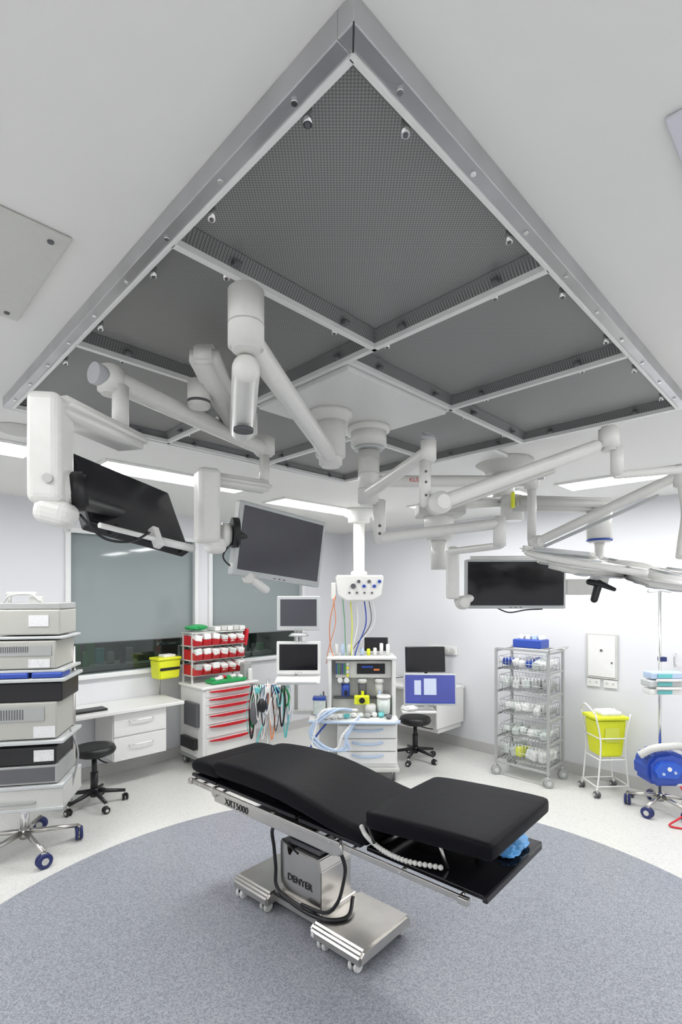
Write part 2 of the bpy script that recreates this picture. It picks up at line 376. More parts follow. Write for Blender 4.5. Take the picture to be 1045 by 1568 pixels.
box(g,'drop_housing_left',(-.775,1.36,2.285),(.085,.115,.29),armw,bev=.022,rot=(0,0,.15),seg=4)
box(g,'drop_housing_cap',(-.76,1.36,2.12),(.095,.10,.07),armw,bev=.028,rot=(0,.25,.15),seg=4)
disc(g,'housing_screw',(-.75,1.30,2.20),(.2,-1,0),.012,.008,lgrey)
disc(g,'tilt_disc_left',(-.735,1.42,2.19),(1,.5,.1),.055,.05,black,bev=.008)
disc(g,'tilt_disc_left_cover',(-.76,1.40,2.19),(1,.5,.1),.06,.03,armw,bev=.01)
arm(g,'tilt_yoke_left',(-.75,1.46,2.17),(-.80,1.86,2.20),.022,.022,black)
monitor(g,(-.77,1.90,2.235),.47,.30,yaw=1.20,tilt=-.5,roll=-.14,bm_=black,sm=screen,bz=.012,n='display_left')
old=sub(g,(-.77,1.90,2.235),1.2,-.5,-.14)
cyl(g,'monitor_handle_left',(-.23,-.03,-.175),(.22,-.03,-.155),.009,white)
box(g,'handle_bracket',(.02,-.03,-.155),(.03,.03,.08),white)
cyl(g,'handle_grip',(.04,-.03,-.165),(.22,-.03,-.155),.015,white,bev=.004)
box(g,'handle_stay',(-.15,-.01,-.16),(.02,.05,.03),black); box(g,'handle_stay',(.19,-.01,-.15),(.02,.05,.03),black)
g.M=old
cyl(g,'arm_knuckle_right',(-.367,2.44,2.57),(-.367,2.44,2.66),.05,armw,bev=.01)
cyl(g,'drop_post_right',(-.367,2.44,2.40),(-.367,2.44,2.58),.024,armw)
slab('bracket_arm_right',(-.35,2.46,2.42),(-.63,2.28,2.43),.11,.05,armw,.018)
box(g,'drop_housing_right',(-.60,2.28,2.30),(.10,.12,.33),armw,bev=.024,rot=(0,0,.5),seg=4)
box(g,'drop_housing_right_cap',(-.57,2.31,2.13),(.09,.10,.08),armw,bev=.03,rot=(0,0,.5),seg=4)
disc(g,'tilt_disc_right',(-.53,2.33,2.18),(1,.4,0),.055,.05,armw,bev=.01)
disc(g,'tilt_disc_right_inner',(-.49,2.35,2.19),(1,.4,0),.07,.03,black)
arm(g,'tilt_yoke_right',(-.49,2.36,2.18),(-.30,2.60,2.15),.03,.03,black)
monitor(g,(-.288,2.53,2.143),.54,.35,yaw=.767,tilt=.06,roll=-.1,sm=screeng,bz=.022,n='display_right')
arm(g,'rear_handle_arm',(-.50,2.36,2.04),(-.37,2.5,1.93),.016,.020,armw)
disc(g,'rear_handle_knob',(-.44,2.42,1.985),(.3,-1,.4),.028,.05,armw,bev=.01)
tube(g,'loop_cable',[(-.50,2.35,2.15),(-.54,2.33,2.08),(-.50,2.36,2.03),(-.44,2.4,2.02)],.004,black)
tube(g,'loop_cable_left',[(-.74,1.44,2.13),(-.70,1.5,2.07),(-.66,1.6,2.07),(-.64,1.7,2.11)],.004,black)

# surgical light + display pendant (column B)
g=G('surgical_light_pendant',(.144,2.65,CZ)).world()
lathe(g,'mount_flange',(.144,2.65,CZ-.03),[(0.0001,0.03),(.11,.03),(.11,.008),(.09,0),(.09,-.01)],armw)
cyl(g,'column_upper',(.144,2.65,2.67),(.144,2.65,CZ-.02),.093,armw,bev=.006)
cyl(g,'column_ring',(.144,2.65,2.655),(.144,2.65,2.67),.075,bezel)
cyl(g,'column_lower',(.144,2.65,2.37),(.144,2.65,2.66),.056,armw,bev=.012)
for z in(2.45,2.53,2.61): cyl(g,'column_seam',(.144,2.65,z),(.144,2.65,z+.003),.0565,lgrey)
arm(g,'extension_arm_a',(.144,2.62,2.43),(.335,1.95,2.45),.030,.026,armw)
cyl(g,'elbow_a',(.335,1.95,2.41),(.335,1.95,2.50),.030,armw,bev=.008)
disc(g,'elbow_a_cap',(.335,1.95,2.505),(.3,-.5,1),.028,.03,lens,bev=.006)
cyl(g,'drop_a',(.322,1.95,2.24),(.322,1.95,2.42),.022,armw,bev=.006)
for z in (2.28,2.33,2.37): disc(g,'screw_a',(.322,1.928,z),(0,1,0),.005,.006,dgrey,seg=10)
disc(g,'knuckle_a',(.37,1.93,2.25),(.3,-1,0),.042,.09,armw,bev=.015)
arm(g,'spring_arm_a',(.37,1.93,2.25),(.95,1.90,2.455),.027,.024,armw)
arm(g,'spring_arm_a_under',(.42,1.95,2.24),(.80,1.92,2.37),.010,.010,lgrey)
cyl(g,'elbow_b',(1.0,1.90,2.44),(1.0,1.90,2.53),.036,armw,bev=.01)
cyl(g,'drop_b',(1.03,1.90,2.345),(1.03,1.90,2.46),.022,armw,bev=.005)
arm(g,'light_arm_b',(1.03,1.90,2.35),(1.75,1.75,2.38),.015,.013,armw)
arm(g,'extension_arm_c',(.15,2.68,2.50),(.96,2.62,2.49),.032,.027,armw)
text(g,'arm_marking','KLS',.03,Matrix.Translation(P((.375,2.615,2.485))-P((.144,2.65,CZ)))@Euler((math.pi/2,0,-.07)).to_matrix().to_4x4(),red,.001)
cyl(g,'elbow_c',(.975,2.6,2.44),(.975,2.6,2.54),.038,armw,bev=.008)
disc(g,'elbow_c_cap',(1.0,2.57,2.51),(1,-.6,0),.026,.05,lens)
cyl(g,'drop_c',(.975,2.6,2.18),(.975,2.6,2.46),.022,armw)
disc(g,'knuckle_c',(.99,2.58,2.17),(.3,-1,0),.034,.07,armw,bev=.012)
arm(g,'spring_arm_c',(.99,2.58,2.17),(1.44,2.2,2.41),.022,.022,armw)
arm(g,'spring_arm_c_under',(1.03,2.57,2.15),(1.40,2.25,2.34),.008,.008,bezel)
cyl(g,'elbow_d',(1.46,2.18,2.36),(1.46,2.18,2.46),.032,armw,bev=.008)
tube(g,'light_yoke',[(1.46,2.18,2.38),(1.47,2.17,2.25),(1.44,2.15,2.12),(1.42,2.13,2.06)],.018,armw,seg=12)
hc=P((1.22,2.12,2.0)); tl=Matrix.Translation(hc)@Euler((math.radians(10),math.radians(7),0)).to_matrix().to_4x4()
old=g.M.copy(); g.M=g.M@tl
lathe(g,'light_hub',(0,0,0),[(.0001,.045),(.06,.042),(.10,.02),(.11,-.01),(.09,-.03),(.0001,-.035)],armw)
for i,a in enumerate([-100,-40,20,80,140,200]):
    a=math.radians(a); ca,sa=math.cos(a),math.sin(a)
    slab('light_module_%d'%i,(ca*.10,sa*.10,.0),(ca*.40,sa*.40,.0),.185,.05,armw,.022)
    slab('light_module_lens_%d'%i,(ca*.13,sa*.13,-.022),(ca*.37,sa*.37,-.022),.15,.012,lens,.005)
    slab('light_module_strip_%d'%i,(ca*.20,sa*.20,.026),(ca*.37,sa*.37,.026),.05,.012,bezel,.005)
    for k in(-1,1):
        for q in(.19,.31): disc(g,'led_cell',(ca*q-sa*k*.035,sa*q+ca*k*.035,-.03),(0,0,1),.024,.006,chrome,seg=16)
tube(g,'light_rim',[(.43*math.cos(t*.3+1.9),.43*math.sin(t*.3+1.9),.02) for t in range(9)],.012,armw)
slab('light_rail',(-.46,.06,.035),(-.12,.10,.04),.05,.028,armw,.012)
slab('light_rail_slot',(-.42,.045,.035),(-.15,.085,.04),.03,.03,bezel,.01)
cyl(g,'sterile_handle_mount',(-.16,-.05,-.06),(-.16,-.05,-.02),.035,armw)
g.M=old
arm(g,'sterile_handle',(1.045,2.06,1.955),(1.02,2.05,1.885),.016,.014,black)
arm(g,'sterile_handle_wing',(1.0,2.05,1.955),(1.05,2.05,1.945),.012,.012,black)
arm(g,'sterile_handle_wing_b',(1.05,2.05,1.945),(1.10,2.05,1.925),.012,.008,black)
cyl(g,'drop_e',(.20,2.66,2.17),(.20,2.66,2.40),.034,armw,bev=.006)
for z in (2.22,2.26): disc(g,'screw_e',(.20,2.627,z),(0,1,0),.008,.006,dgrey,seg=10)
arm(g,'extension_arm_e',(.22,2.65,2.20),(.75,2.44,2.245),.028,.026,armw)
cyl(g,'elbow_e',(.76,2.44,2.13),(.76,2.44,2.28),.030,armw,bev=.008)
arm(g,'elbow_e_link',(.76,2.44,2.14),(.63,2.88,2.15),.018,.020,armw)
box(g,'display_drop_housing',(.64,2.92,2.03),(.065,.09,.30),armw,bev=.018,seg=3)
arm(g,'display_yoke',(.68,2.95,1.87),(.86,3.10,1.90),.026,.026,armw)
disc(g,'display_yoke_knob',(.70,2.93,1.86),(.2,-1,0),.040,.06,armw,bev=.012)
monitor(g,(1.03,3.0,1.968),.59,.29,yaw=-.02,tilt=.02,bm_=bezel,sm=gloss,bz=.014,n='wide_display')
cyl(g,'display_top_rail',(.76,2.99,2.122),(1.31,2.99,2.125),.010,armw)
tube(g,'display_cable',[(.92,3.03,1.83),(1.0,3.03,1.80),(1.1,3.03,1.815),(1.2,3.03,1.82)],.004,black)

# equipment boom (rear)
g=G('equipment_boom',(1.05,3.75,C)).world()
box(g,'ceiling_plate',(1.08,3.72,C-.012),(.85,.5,.024),white,bev=.008,rot=(0,0,R45))
lathe(g,'boom_flange',(1.15,3.6,C-.03),[(.0001,.03),(.2,.03),(.2,.01),(.14,-.03),(.12,-.06)],lgrey)
cyl(g,'boom_column',(1.15,3.6,2.52),(1.15,3.6,C-.06),.075,armw)
slab('boom_beam_a',(1.22,3.6,2.56),(.62,3.35,2.50),.13,.07,armw,.02)
slab('boom_beam_b',(1.10,3.25,2.49),(1.74,3.30,2.48),.14,.085,lgrey,.02)
cyl(g,'boom_joint',(1.15,3.42,2.40),(1.15,3.42,2.57),.075,armw,bev=.01)
cyl(g,'boom_brake_a',(.64,3.33,2.26),(.64,3.33,2.50),.095,armw,bev=.015)
cyl(g,'boom_drop_a',(.64,3.33,2.07),(.64,3.33,2.27),.05,armw)
box(g,'boom_block_a',(.64,3.30,2.45),(.30,.2,.08),lgrey,bev=.015)
cyl(g,'boom_brake_b',(1.66,3.27,2.24),(1.66,3.27,2.46),.075,armw,bev=.012)
cyl(g,'boom_brake_ring',(1.66,3.27,2.25),(1.66,3.27,2.262),.077,blue)
box(g,'boom_pilot_lamp',(1.08,3.20,2.50),(.02,.03,.10),yellow)
cyl(g,'boom_drop_b',(1.66,3.27,2.0),(1.66,3.27,2.25),.03,armw)
box(g,'boom_shelf_box',(1.52,3.28,1.955),(.20,.16,.10),lgrey,bev=.006)

# anaesthesia service pendant
g=G('service_pendant',(.20,5.65,C)).world()
lathe(g,'ceiling_flange',(.2,5.65,C),[(.0001,0),(.19,0),(.19,-.05),(.12,-.09),(.12,-.14),(.07,-.15)],armw)
cyl(g,'drop_tube',(.2,5.65,2.10),(.2,5.65,C-.14),.062,armw)
cyl(g,'drop_collar',(.2,5.65,2.12),(.2,5.65,2.17),.09,armw,bev=.01)
prism(g,'service_head',[(-.06,2.12),(.46,2.12),(.43,1.90),(.34,1.84),(.06,1.84),(-.03,1.90)],'y',5.42,5.85,armw,bev=.015)
disc(g,'dial',(.13,5.415,2.0),(0,1,0),.028,.02,dgrey)
for i in range(5): disc(g,'gas_outlet',(.19+.055*i,5.415,2.05-.05*(i%2)),(0,1,0),.018,.015,random.choice([dgrey,lgrey,black,blue]),seg=14)
for i in range(4): disc(g,'socket',(.09+.08*i,5.415,1.93),(0,1,0),.012,.01,dgrey,seg=10)
box(g,'side_bracket',(-.08,5.6,1.95),(.05,.2,.18),armw)
for k,(x,m_,dx) in enumerate(((.10,cable_y,.02),(.16,white,-.05),(.25,blue,-.12),(.30,black,-.25),(.02,green,.05),(-.08,orange,-.08),(.34,white,-.30))):
    tube(g,'supply_hose_%d'%k,[(x,5.5,1.87),(x+.02,5.5,1.6),(x+dx*.6,5.5,1.35),(x+dx,5.55,1.16)],.007 if k<3 else .004,m_)
tube(g,'orange_loop',[(-.06,5.5,1.9),(-.12,5.48,1.6),(-.10,5.48,1.3),(0,5.5,1.18)],.005,orange)

# ---------------------------------------------------------------- operating table
ang=math.radians(-41.6)
g=G('operating_table',(-.152,3.035,0),ang)
def pad(n,secs,m,yo=0,rnd=.03,smooth=True):
    bm=bmesh.new(); rings=[]
    for (s,zb,zt,hw) in secs:
        r=min(rnd,(zt-zb)*.45); ring=[]
        for (cx,cz,a0) in((hw-r,zt-r,0),(-hw+r,zt-r,90),(-hw+r,zb+r,180),(hw-r,zb+r,270)):
            for j in range(4):
                a=math.radians(a0+30*j); ring.append(bm.verts.new((s,yo+cx+r*math.cos(a),cz+r*math.sin(a))))
        rings.append(ring)
    for a,b_ in zip(rings,rings[1:]):
        for j in range(16): bm.faces.new((a[j],a[(j+1)%16],b_[(j+1)%16],b_[j]))
    bm.faces.new(rings[0]);bm.faces.new(rings[-1])
    o=finish(g,n,bm,m,smooth=True); 
    md=o.modifiers.new('sub','SUBSURF');md.levels=1;md.render_levels=1
    return o
pad('mattress_head',[(-.92,.725,.775,.27),(-.915,.715,.79,.285),(-.89,.71,.80,.29),(-.75,.715,.81,.29),(-.62,.72,.81,.29),(-.61,.73,.80,.28)],vinylb,.02)
pad('mattress_torso',[(-.68,.76,.81,.28),(-.67,.745,.83,.295),(-.62,.735,.84,.30),(-.4,.745,.862,.30),(-.15,.75,.868,.30),(.05,.735,.85,.30),(.25,.71,.815,.30),(.42,.69,.785,.30),(.56,.68,.775,.30),(.62,.69,.77,.295)],vinylb,.03)
pad('mattress_leg',[(.585,.80,.855,.30),(.595,.785,.868,.318),(.63,.785,.878,.325),(.9,.815,.90,.325),(1.20,.838,.916,.325),(1.235,.84,.912,.322),(1.245,.855,.90,.31)],vinylb,.05,rnd=.018)
for i,(a0,a1,z,yo,w_) in enumerate(((-.92,-.64,.69,.02,.56),(-.62,.10,.69,.02,.56),(.12,.56,.685,.03,.58),(.58,1.20,.672,.07,.62))):
    box(g,'table_top_board_%d'%i,((a0+a1)/2,yo,z),(a1-a0,w_,.022),gloss,bev=.006)
box(g,'head_support',(-.5,0.02,.715),(.7,.40,.035),black,bev=.01)
box(g,'torso_support',(.1,0.02,.70),(.8,.36,.05),black,bev=.01)
for y,y2 in((-.275,-.255),(.36,.34)):
    sg=-1 if y<0 else 1
    for (a0,a1) in((-.92,-.66),(-.64,.44),(.47,1.14)):
        box(g,'side_rail',((a0+a1)/2,y,.655),(a1-a0,.012,.028),steel,bev=.003)
        for t in(.06,.5,.94): 
            cyl(g,'rail_standoff',(a0+(a1-a0)*t,y,.655),(a0+(a1-a0)*t,y2-sg*.06,.655),.009,steel,seg=12)
            disc(g,'rail_bolt',(a0+(a1-a0)*t,y+sg*.008,.655),(0,1,0),.006,.004,chrome,seg=10)
    box(g,'frame_side_plate',(-.13,y2,.612),(1.05,.018,.066),steel,bev=.006)
    box(g,'frame_side_plate_thin',(.78,y2,.64),(.66,.012,.022),dgrey,bev=.004)
    disc(g,'hinge_cap',(.42,y2+sg*.014,.63),(0,1,0),.035,.02,steel,bev=.006)
    disc(g,'hinge_cap_b',(-.64,y2+sg*.014,.64),(0,1,0),.028,.02,steel,bev=.006)
    box(g,'rail_end_clamp',(1.12,y,.652),(.05,.03,.03),steel,bev=.005)
    box(g,'rail_end_clamp_head',(-.9,y,.655),(.04,.03,.035),steel,bev=.005)
box(g,'end_cross_member',(1.20,.05,.67),(.022,.60,.024),black)
box(g,'underframe_cross',(-.05,0.04,.60),(.5,.56,.05),dsteel,bev=.01)
box(g,'underframe_beam',(-.1,0.04,.60),(1.0,.18,.05),dgrey,bev=.01)
text(g,'maker_label','XRT5000',.06,Matrix.Translation((-.42,-.2655,.592))@Euler((math.pi/2,0,0)).to_matrix().to_4x4(),black)
for i in range(5):
    k=.115 if i%2==0 else .105
    box(g,'column_bellows_%d'%i,(.0,0,.44+i*.03),(k*2+.03,k*1.7,.03),black if i%2 else dgrey,bev=.006)
prism(g,'column_cover',[(-.17,.10),(.17,.10),(.17,.36),(.15,.42),(-.06,.42),(-.075,.37),(-.10,.37),(-.11,.44),(-.17,.44)],'y',-.13,.13,steel,bev=.006)
box(g,'column_collar',(0,0,.135),(.39,.30,.03),steel,bev=.008)
box(g,'column_gasket',(0,0,.118),(.41,.32,.012),black)
text(g,'column_label','DENYER',.055,Matrix.Translation((.0,-.1325,.23))@Euler((math.pi/2,0,0)).to_matrix().to_4x4(),black)
prism(g,'base_spine',[(-.49,.045),(.49,.045),(.49,.10),(.3,.115),(-.3,.115),(-.49,.10)],'y',-.13,.13,steel,bev=.01)
def slopeblock(n,x0,x1,hw,m):
    prism(g,n,[(-hw,.05),(hw,.05),(hw,.105),(hw-.03,.125),(-hw+.03,.125),(-hw,.105)],'x',x0,x1,m,bev=.012)
slopeblock('base_foot_near',.17,.53,.225,steel); slopeblock('base_foot_far',-.53,-.20,.21,steel)
box(g,'base_trim',(0,0,.045),(.9,.2,.02),black)
for i,(x,y) in enumerate(((.47,-.19),(.47,.19),(-.47,-.18),(-.47,.18),(.24,-.18),(-.25,-.17))):
    for k in(-1,1): disc(g,'caster_wheel',(x+k*.018,y,.032),(1,0,0),.032,.022,lgrey if i%2 else white,bev=.006)
    box(g,'caster_fork',(x,y,.05),(.02,.05,.03),black)
box(g,'base_label',(.20,-.228,.085),(.02,.004,.03),label)
tube(g,'power_cable',[(-.08,-.2,.59),(-.17,-.19,.52),(-.19,-.16,.40),(-.18,-.155,.28),(-.17,-.16,.18),(-.08,-.165,.14),(.1,-.17,.13),(.24,-.14,.135),(.30,-.05,.14),(.25,.05,.18)],.011,black)
tube(g,'power_cable_b',[(.36,-.2,.60),(.40,-.19,.50),(.36,-.16,.38),(.30,-.14,.25),(.22,-.15,.17),(.05,-.165,.155)],.010,black)
tube(g,'control_cord',[(-.06,-.15,.44),(-.10,-.17,.48),(-.04,-.18,.47),(.01,-.15,.42)],.006,black)
pts=catmull([(.56,-.25,.775),(.60,-.255,.74),(.70,-.26,.71),(.82,-.25,.70),(.98,-.22,.715)],7)
bm=bmesh.new()
for i,p in enumerate(pts): bmesh.ops.create_icosphere(bm,subdivisions=2,radius=.0125,matrix=Matrix.Translation(p))
finish(g,'beaded_hose',bm,lgrey,smooth=True)
for y in(-.16,.22):
    cyl(g,'leg_support_strut',(.62,y,.68),(.78,y,.80),.010,steel)
    cyl(g,'leg_support_strut_b',(.98,y,.685),(.92,y,.82),.008,steel)
box(g,'leg_support_plate',(.9,0.05,.81),(.5,.42,.014),black,rot=(0,-.07,0))
cyl(g,'release_lever',(.56,-.22,.80),(.66,-.28,.74),.007,black)
sph(g,'blue_bag',(1.10,.25,.703),(.075,.10,.020),bluebag,noise=.10)
sph(g,'blue_bag_fold',(1.13,.16,.70),(.05,.08,.016),bluebag,noise=.12)

# ---------------------------------------------------------------- endoscopy stack cart (left)
g=G('equipment_stack_cart',(-2.35,3.78,0),math.radians(12))
star(g,0,0,.36,.11,steel,navy,.052,5,-.9)
cyl(g,'base_column',(0,0,.13),(0,0,.40),.03,chrome)
def shelf(z,w=.66,d=.46,t=.025,m=bezel): box(g,'shelf',(0,0,z),(w,d,t),m,bev=.006)
box(g,'bottom_drawer',(0,0,.46),(.66,.44,.15),lgrey,bev=.008); shelf(.39); shelf(.545)
box(g,'drawer_handle',(0,-.228,.44),(.3,.012,.02),grey)
box(g,'insufflator',(-.01,0,.63),(.60,.42,.13),grey,bev=.006)
box(g,'insufflator_front',(-.01,-.212,.63),(.56,.006,.10),dgrey)
box(g,'black_console',(-.02,0,.765),(.60,.42,.12),black,bev=.006); box(g,'console_label',(.20,-.213,.765),(.13,.004,.08),label,bev=0)
box(g,'console_sticker',(-.29,-.213,.765),(.05,.004,.08),orange,bev=0)
for x in(-.28,.28):
    for y in(.19,): cyl(g,'upright',(x,y,.40),(x,y,1.50),.016,steel)
shelf(.86); box(g,'light_source',(.03,0,1.01),(.50,.40,.26),beige,bev=.01)
box(g,'light_source_label',(.20,-.203,.93),(.14,.004,.08),label,bev=0)
box(g,'light_source_band',(.0,-.203,1.06),(.40,.004,.10),grey,bev=0)
for i in range(14): box(g,'vent_slot',(-.16+i*.017,-.206,1.06),(.007,.004,.07),dgrey,bev=0)
box(g,'blue_cable_box',(-.27,-.05,1.0),(.08,.3,.25),blue,bev=.01)
box(g,'dark_mid_shelf',(0,.02,1.21),(.62,.40,.14),black,bev=.01)
shelf(1.30,.68,.46); 
for x,w in((-.22,.2),(.0,.2),(.22,.2)): box(g,'blue_tray',(x,-.12,1.335),(w,.2,.04),blue,bev=.01)
box(g,'processor_shelf',(0,0,1.365),(.66,.42,.02),bezel)
box(g,'video_processor',(-.03,0,1.48),(.62,.42,.20),beige,bev=.01)
box(g,'processor_label',(.17,-.213,1.42),(.14,.004,.06),label,bev=0); box(g,'processor_band',(-.0,-.213,1.51),(.5,.004,.07),grey,bev=0)
for i in range(20): box(g,'vent',(-.17+i*.014,-.216,1.52),(.006,.004,.04),dgrey,bev=0)
shelf(1.60,.66,.42,.02)
box(g,'camera_unit',(.09,0,1.71),(.42,.38,.18),beige,bev=.01); box(g,'camera_unit_label',(.16,-.193,1.72),(.13,.004,.08),label,bev=0)
box(g,'printer',(.06,0,1.825),(.48,.36,.045),grey,bev=.006); 
tube(g,'top_cable',[(-.10,-.1,1.85),(-.05,-.12,1.90),(.07,-.1,1.91),(.13,-.08,1.86)],.007,lgrey)
box(g,'connector_block',(.10,-.05,1.87),(.08,.06,.05),lgrey)
cyl(g,'connector_post',(-.1,0,1.84),(-.1,0,1.92),.012,lgrey); box(g,'top_probe',(-.02,0,1.915),(.2,.03,.025),lgrey)
tube(g,'side_cable',[(-.25,-.22,1.5),(-.19,-.24,1.62),(-.12,-.2,1.66),(-.09,-.18,1.72)],.006,black)
tube(g,'side_cable_b',[(.31,0,.9),(.36,.02,.7),(.33,.0,.5),(.32,0,.45)],.008,grey)

# ---------------------------------------------------------------- wall desk left
g=G('wall_desk',W(1.77,5.32),R45)
box(g,'desk_top',(0,0,.755),(1.81,.54,.035),white,bev=.006)
box(g,'drawer_cabinet',(.45,.02,.50),(.56,.46,.46),white,bev=.005)
for z in(.62,.38):
    box(g,'drawer_front',(.45,-.218,z),(.54,.018,.225),white,bev=.004)
    tube(g,'drawer_handle',[(.33,-.226,z+.03),(.34,-.25,z+.03),(.45,-.255,z+.03),(.56,-.25,z+.03),(.57,-.226,z+.03)],.006,chrome)
box(g,'bracket',(-.7,.1,.6),(.03,.34,.26),white)
box(g,'keyboard',(-.05,-.08,.783),(.40,.15,.02),black)
box(g,'small_monitor_base',(-.35,.0,.785),(.2,.15,.02),black)
def stool(name,x,y,sh=.5,back=False):
    g=G(name,(x,y,0)); star(g,0,0,.26,.09,black,black,.03,5,.5)
    cyl(g,'gas_lift',(0,0,.12),(0,0,sh-.06),.022,black); cyl(g,'lift_cover',(0,0,.12),(0,0,.30),.032,black)
    lathe(g,'seat',(0,0,sh-.07),[(.0001,0),(.12,.0),(.17,.02),(.185,.05),(.17,.085),(.12,.095),(.0001,.09)],black)
    tube(g,'lever',[(0,0,sh-.08),(.12,-.1,sh-.09),(.18,-.14,sh-.09)],.006,black)
    return g
stool('rolling_stool',-2.24,4.62,.52)
stool('swivel_stool',.86,5.90,.48)

# ---------------------------------------------------------------- red supply cart
g=G('supply_cart',W(3.17,5.17),R45)
for x in(-.3,.3):
    for y in(-.2,.2): caster(g,'caster',x,y,.045,dgrey,0,top=.12)
box(g,'cart_body',(0,0,.50),(.70,.50,.76),white,bev=.012); box(g,'cart_top',(0,0,.895),(.74,.54,.035),white,bev=.012)
box(g,'cart_base',(0,0,.115),(.72,.52,.04),grey,bev=.01)
zs=[.83,.745,.655,.55,.42,.25]; hs=[.07,.07,.085,.10,.13,.17]
for z,h in zip(zs,hs):
    box(g,'drawer_front',(.0,-.256,z),(.62,.016,h),white,bev=.004)
    prism(g,'drawer_pull',[(-.29,z+h/2-.003),(.29,z+h/2-.003),(.27,z+h/2-.016),(.12,z+h/2-.032),(-.12,z+h/2-.032),(-.27,z+h/2-.016)],'y',-.285,-.262,red,bev=.003)
box(g,'side_pocket',(-.375,-.05,.60),(.04,.28,.26),dgrey,bev=.008); box(g,'side_pocket_low',(-.38,.0,.28),(.05,.30,.12),black)
for x in(-.33,.33):
    for y in(0.02,.22): box(g,'rack_post',(x,y,1.2),(.02,.02,.58),lgrey)
for z in(1.0,1.17,1.33,1.48):
    box(g,'rack_shelf',(0,.12,z),(.70,.26,.012),lgrey)
for z in(1.005,1.175,1.335):
    for i in range(6):
        x=-.28+i*.112
        prism(g,'rack_bin',[(-.02,z),(.22,z),(.22,z+.11),(.06,z+.11),(-.05,z+.06)],'x',x-.05,x+.05,red,bev=.004)
        box(g,'bin_contents',(x,.04,z+.085),(.085,.18,.07),random.choice([paper,paper,clearp,white,grey]),bev=.012,rot=(random.uniform(-.3,.3),random.uniform(-.2,.2),0))
sph(g,'green_pack',(-.22,.12,1.535),(.13,.1,.035),green,noise=.1)
for i in range(5): box(g,'glove_box',(.0+i*.085,.12,1.515),(.075,.2,.05),random.choice([paper,lgrey,white]),bev=.006)
box(g,'green_tray',(.02,-.12,.935),(.44,.18,.035),green,bev=.008)
for i in range(9): sph(g,'tray_item',(-.17+i*.045,-.12+random.uniform(-.05,.05),.965),(.03,.035,.025),random.choice([red,paper,paper,white,green]),noise=.15,sub=2)
box(g,'red_sleeve',(.39,.05,1.40),(.04,.10,.20),red,bev=.012,rot=(0,.15,0))
box(g,'pump',(.30,-.1,1.02),(.10,.10,.18),grey,bev=.01); box(g,'bottle',(.30,-.19,.98),(.05,.05,.14),white,bev=.02)
g=G('sharps_container',W(2.64,5.42,.98),R45+.1)
prism(g,'tub',[(-.12,.0),(.12,.0),(.14,.21),(-.14,.21)],'y',-.09,.09,yellow,bev=.012)
box(g,'black_band',(0,-.093,.11),(.24,.006,.03),black,bev=0)
box(g,'lid',(0,0,.222),(.29,.20,.03),yellow,bev=.01); box(g,'lid_hatch',(.02,0,.248),(.15,.12,.03),paper,bev=.01)
cyl(g,'hanger_post',(.0,.12,-.2),(.0,.12,.20),.01,steel); box(g,'hanger',(0,.105,.12),(.05,.03,.10),dgrey)

# ---------------------------------------------------------------- monitoring tubes stand
g=G('breathing_hose_stand',(-.74,5.15,0))
star(g,0,0,.22,.09,steel,dgrey,.03,5,.2)
cyl(g,'pole',(0,0,.1),(0,0,1.06),.012,chrome)
cyl(g,'cross_bar',(-.18,0,1.0),(.22,0,1.0),.008,chrome)
cols=[teal,black,white,lgrey,green,black,white,teal,lblue,dgrey,orange,white,lgrey,black,blue]
for i in range(24):
    x0=-.17+i*.016; dz=random.uniform(.18,.55); dx=random.uniform(-.06,.06); yy=random.uniform(-.06,.04)
    tube(g,'hanging_lead_%d'%i,[(x0,yy,1.0),(x0+dx-.02,yy-.02,1.0-dz*.5),(x0+dx,yy-.02,1.0-dz),(x0+dx+.03,yy,1.0-dz*.55),(x0+.02,yy,1.0)],random.choice([.004,.006,.009]),cols[i%len(cols)],k=6,seg=6)
sph(g,'breathing_bag',(-.13,-.04,.72),(.045,.04,.12),dgrey); sph(g,'breathing_bag_b',(-.05,-.06,.80),(.05,.04,.07),black)
for i in range(3): box(g,'probe_clip',(-.1+i*.1,-.04,.95),(.05,.03,.06),[teal,white,navy][i],bev=.01)
tube(g,'floor_tube',[(-.05,-.03,.6),(-.12,-.05,.35),(-.08,-.06,.12),(.0,-.1,.02),(.15,-.25,.012),(.1,-.45,.012)],.009,teal)

# ---------------------------------------------------------------- anaesthesia machine
g=G('anaesthesia_machine',(.17,5.50,0))
for x in(-.30,.36):
    for y in(-.26,.2): caster(g,'caster',x,y,.05,dgrey,0,top=.11)
box(g,'chassis_foot',(.03,0,.115),(.80,.60,.05),lgrey,bev=.015)
box(g,'drawer_block',(.10,-.02,.36),(.62,.50,.46),white,bev=.015)
box(g,'side_cylinder_bay',(-.30,.05,.38),(.20,.40,.46),lgrey,bev=.02)
for z,h in((.505,.13),(.37,.12),(.24,.12)):
    prism(g,'drawer_front',[(-.20,z-h/2),(.40,z-h/2),(.40,z+h/2),(-.20,z+h/2)],'y',-.295,-.27,white,bev=.006)
    tube(g,'drawer_handle',[(-.06,-.297,z+.03),(.0,-.305,z+.018),(.1,-.31,z+.012),(.2,-.305,z+.018),(.26,-.297,z+.03)],.012,lblue)
pb=prism(g,'work_surface',[(-.5,-.33),(.36,-.38),(.42,-.3),(.42,.28),(-.5,.28)],'z',.60,.635,white,bev=.008)
tube(g,'surface_rail',[(-.50,-.34,.62),(-.1,-.37,.62),(.36,-.39,.62),(.43,-.30,.62)],.012,lblue)
box(g,'rear_frame',(.05,.14,.93),(.70,.24,.60),lgrey,bev=.015)
box(g,'frame_side_l',(-.29,.05,.93),(.04,.34,.60),white,bev=.012); box(g,'frame_side_r',(.39,.05,.93),(.04,.34,.60),white,bev=.012)
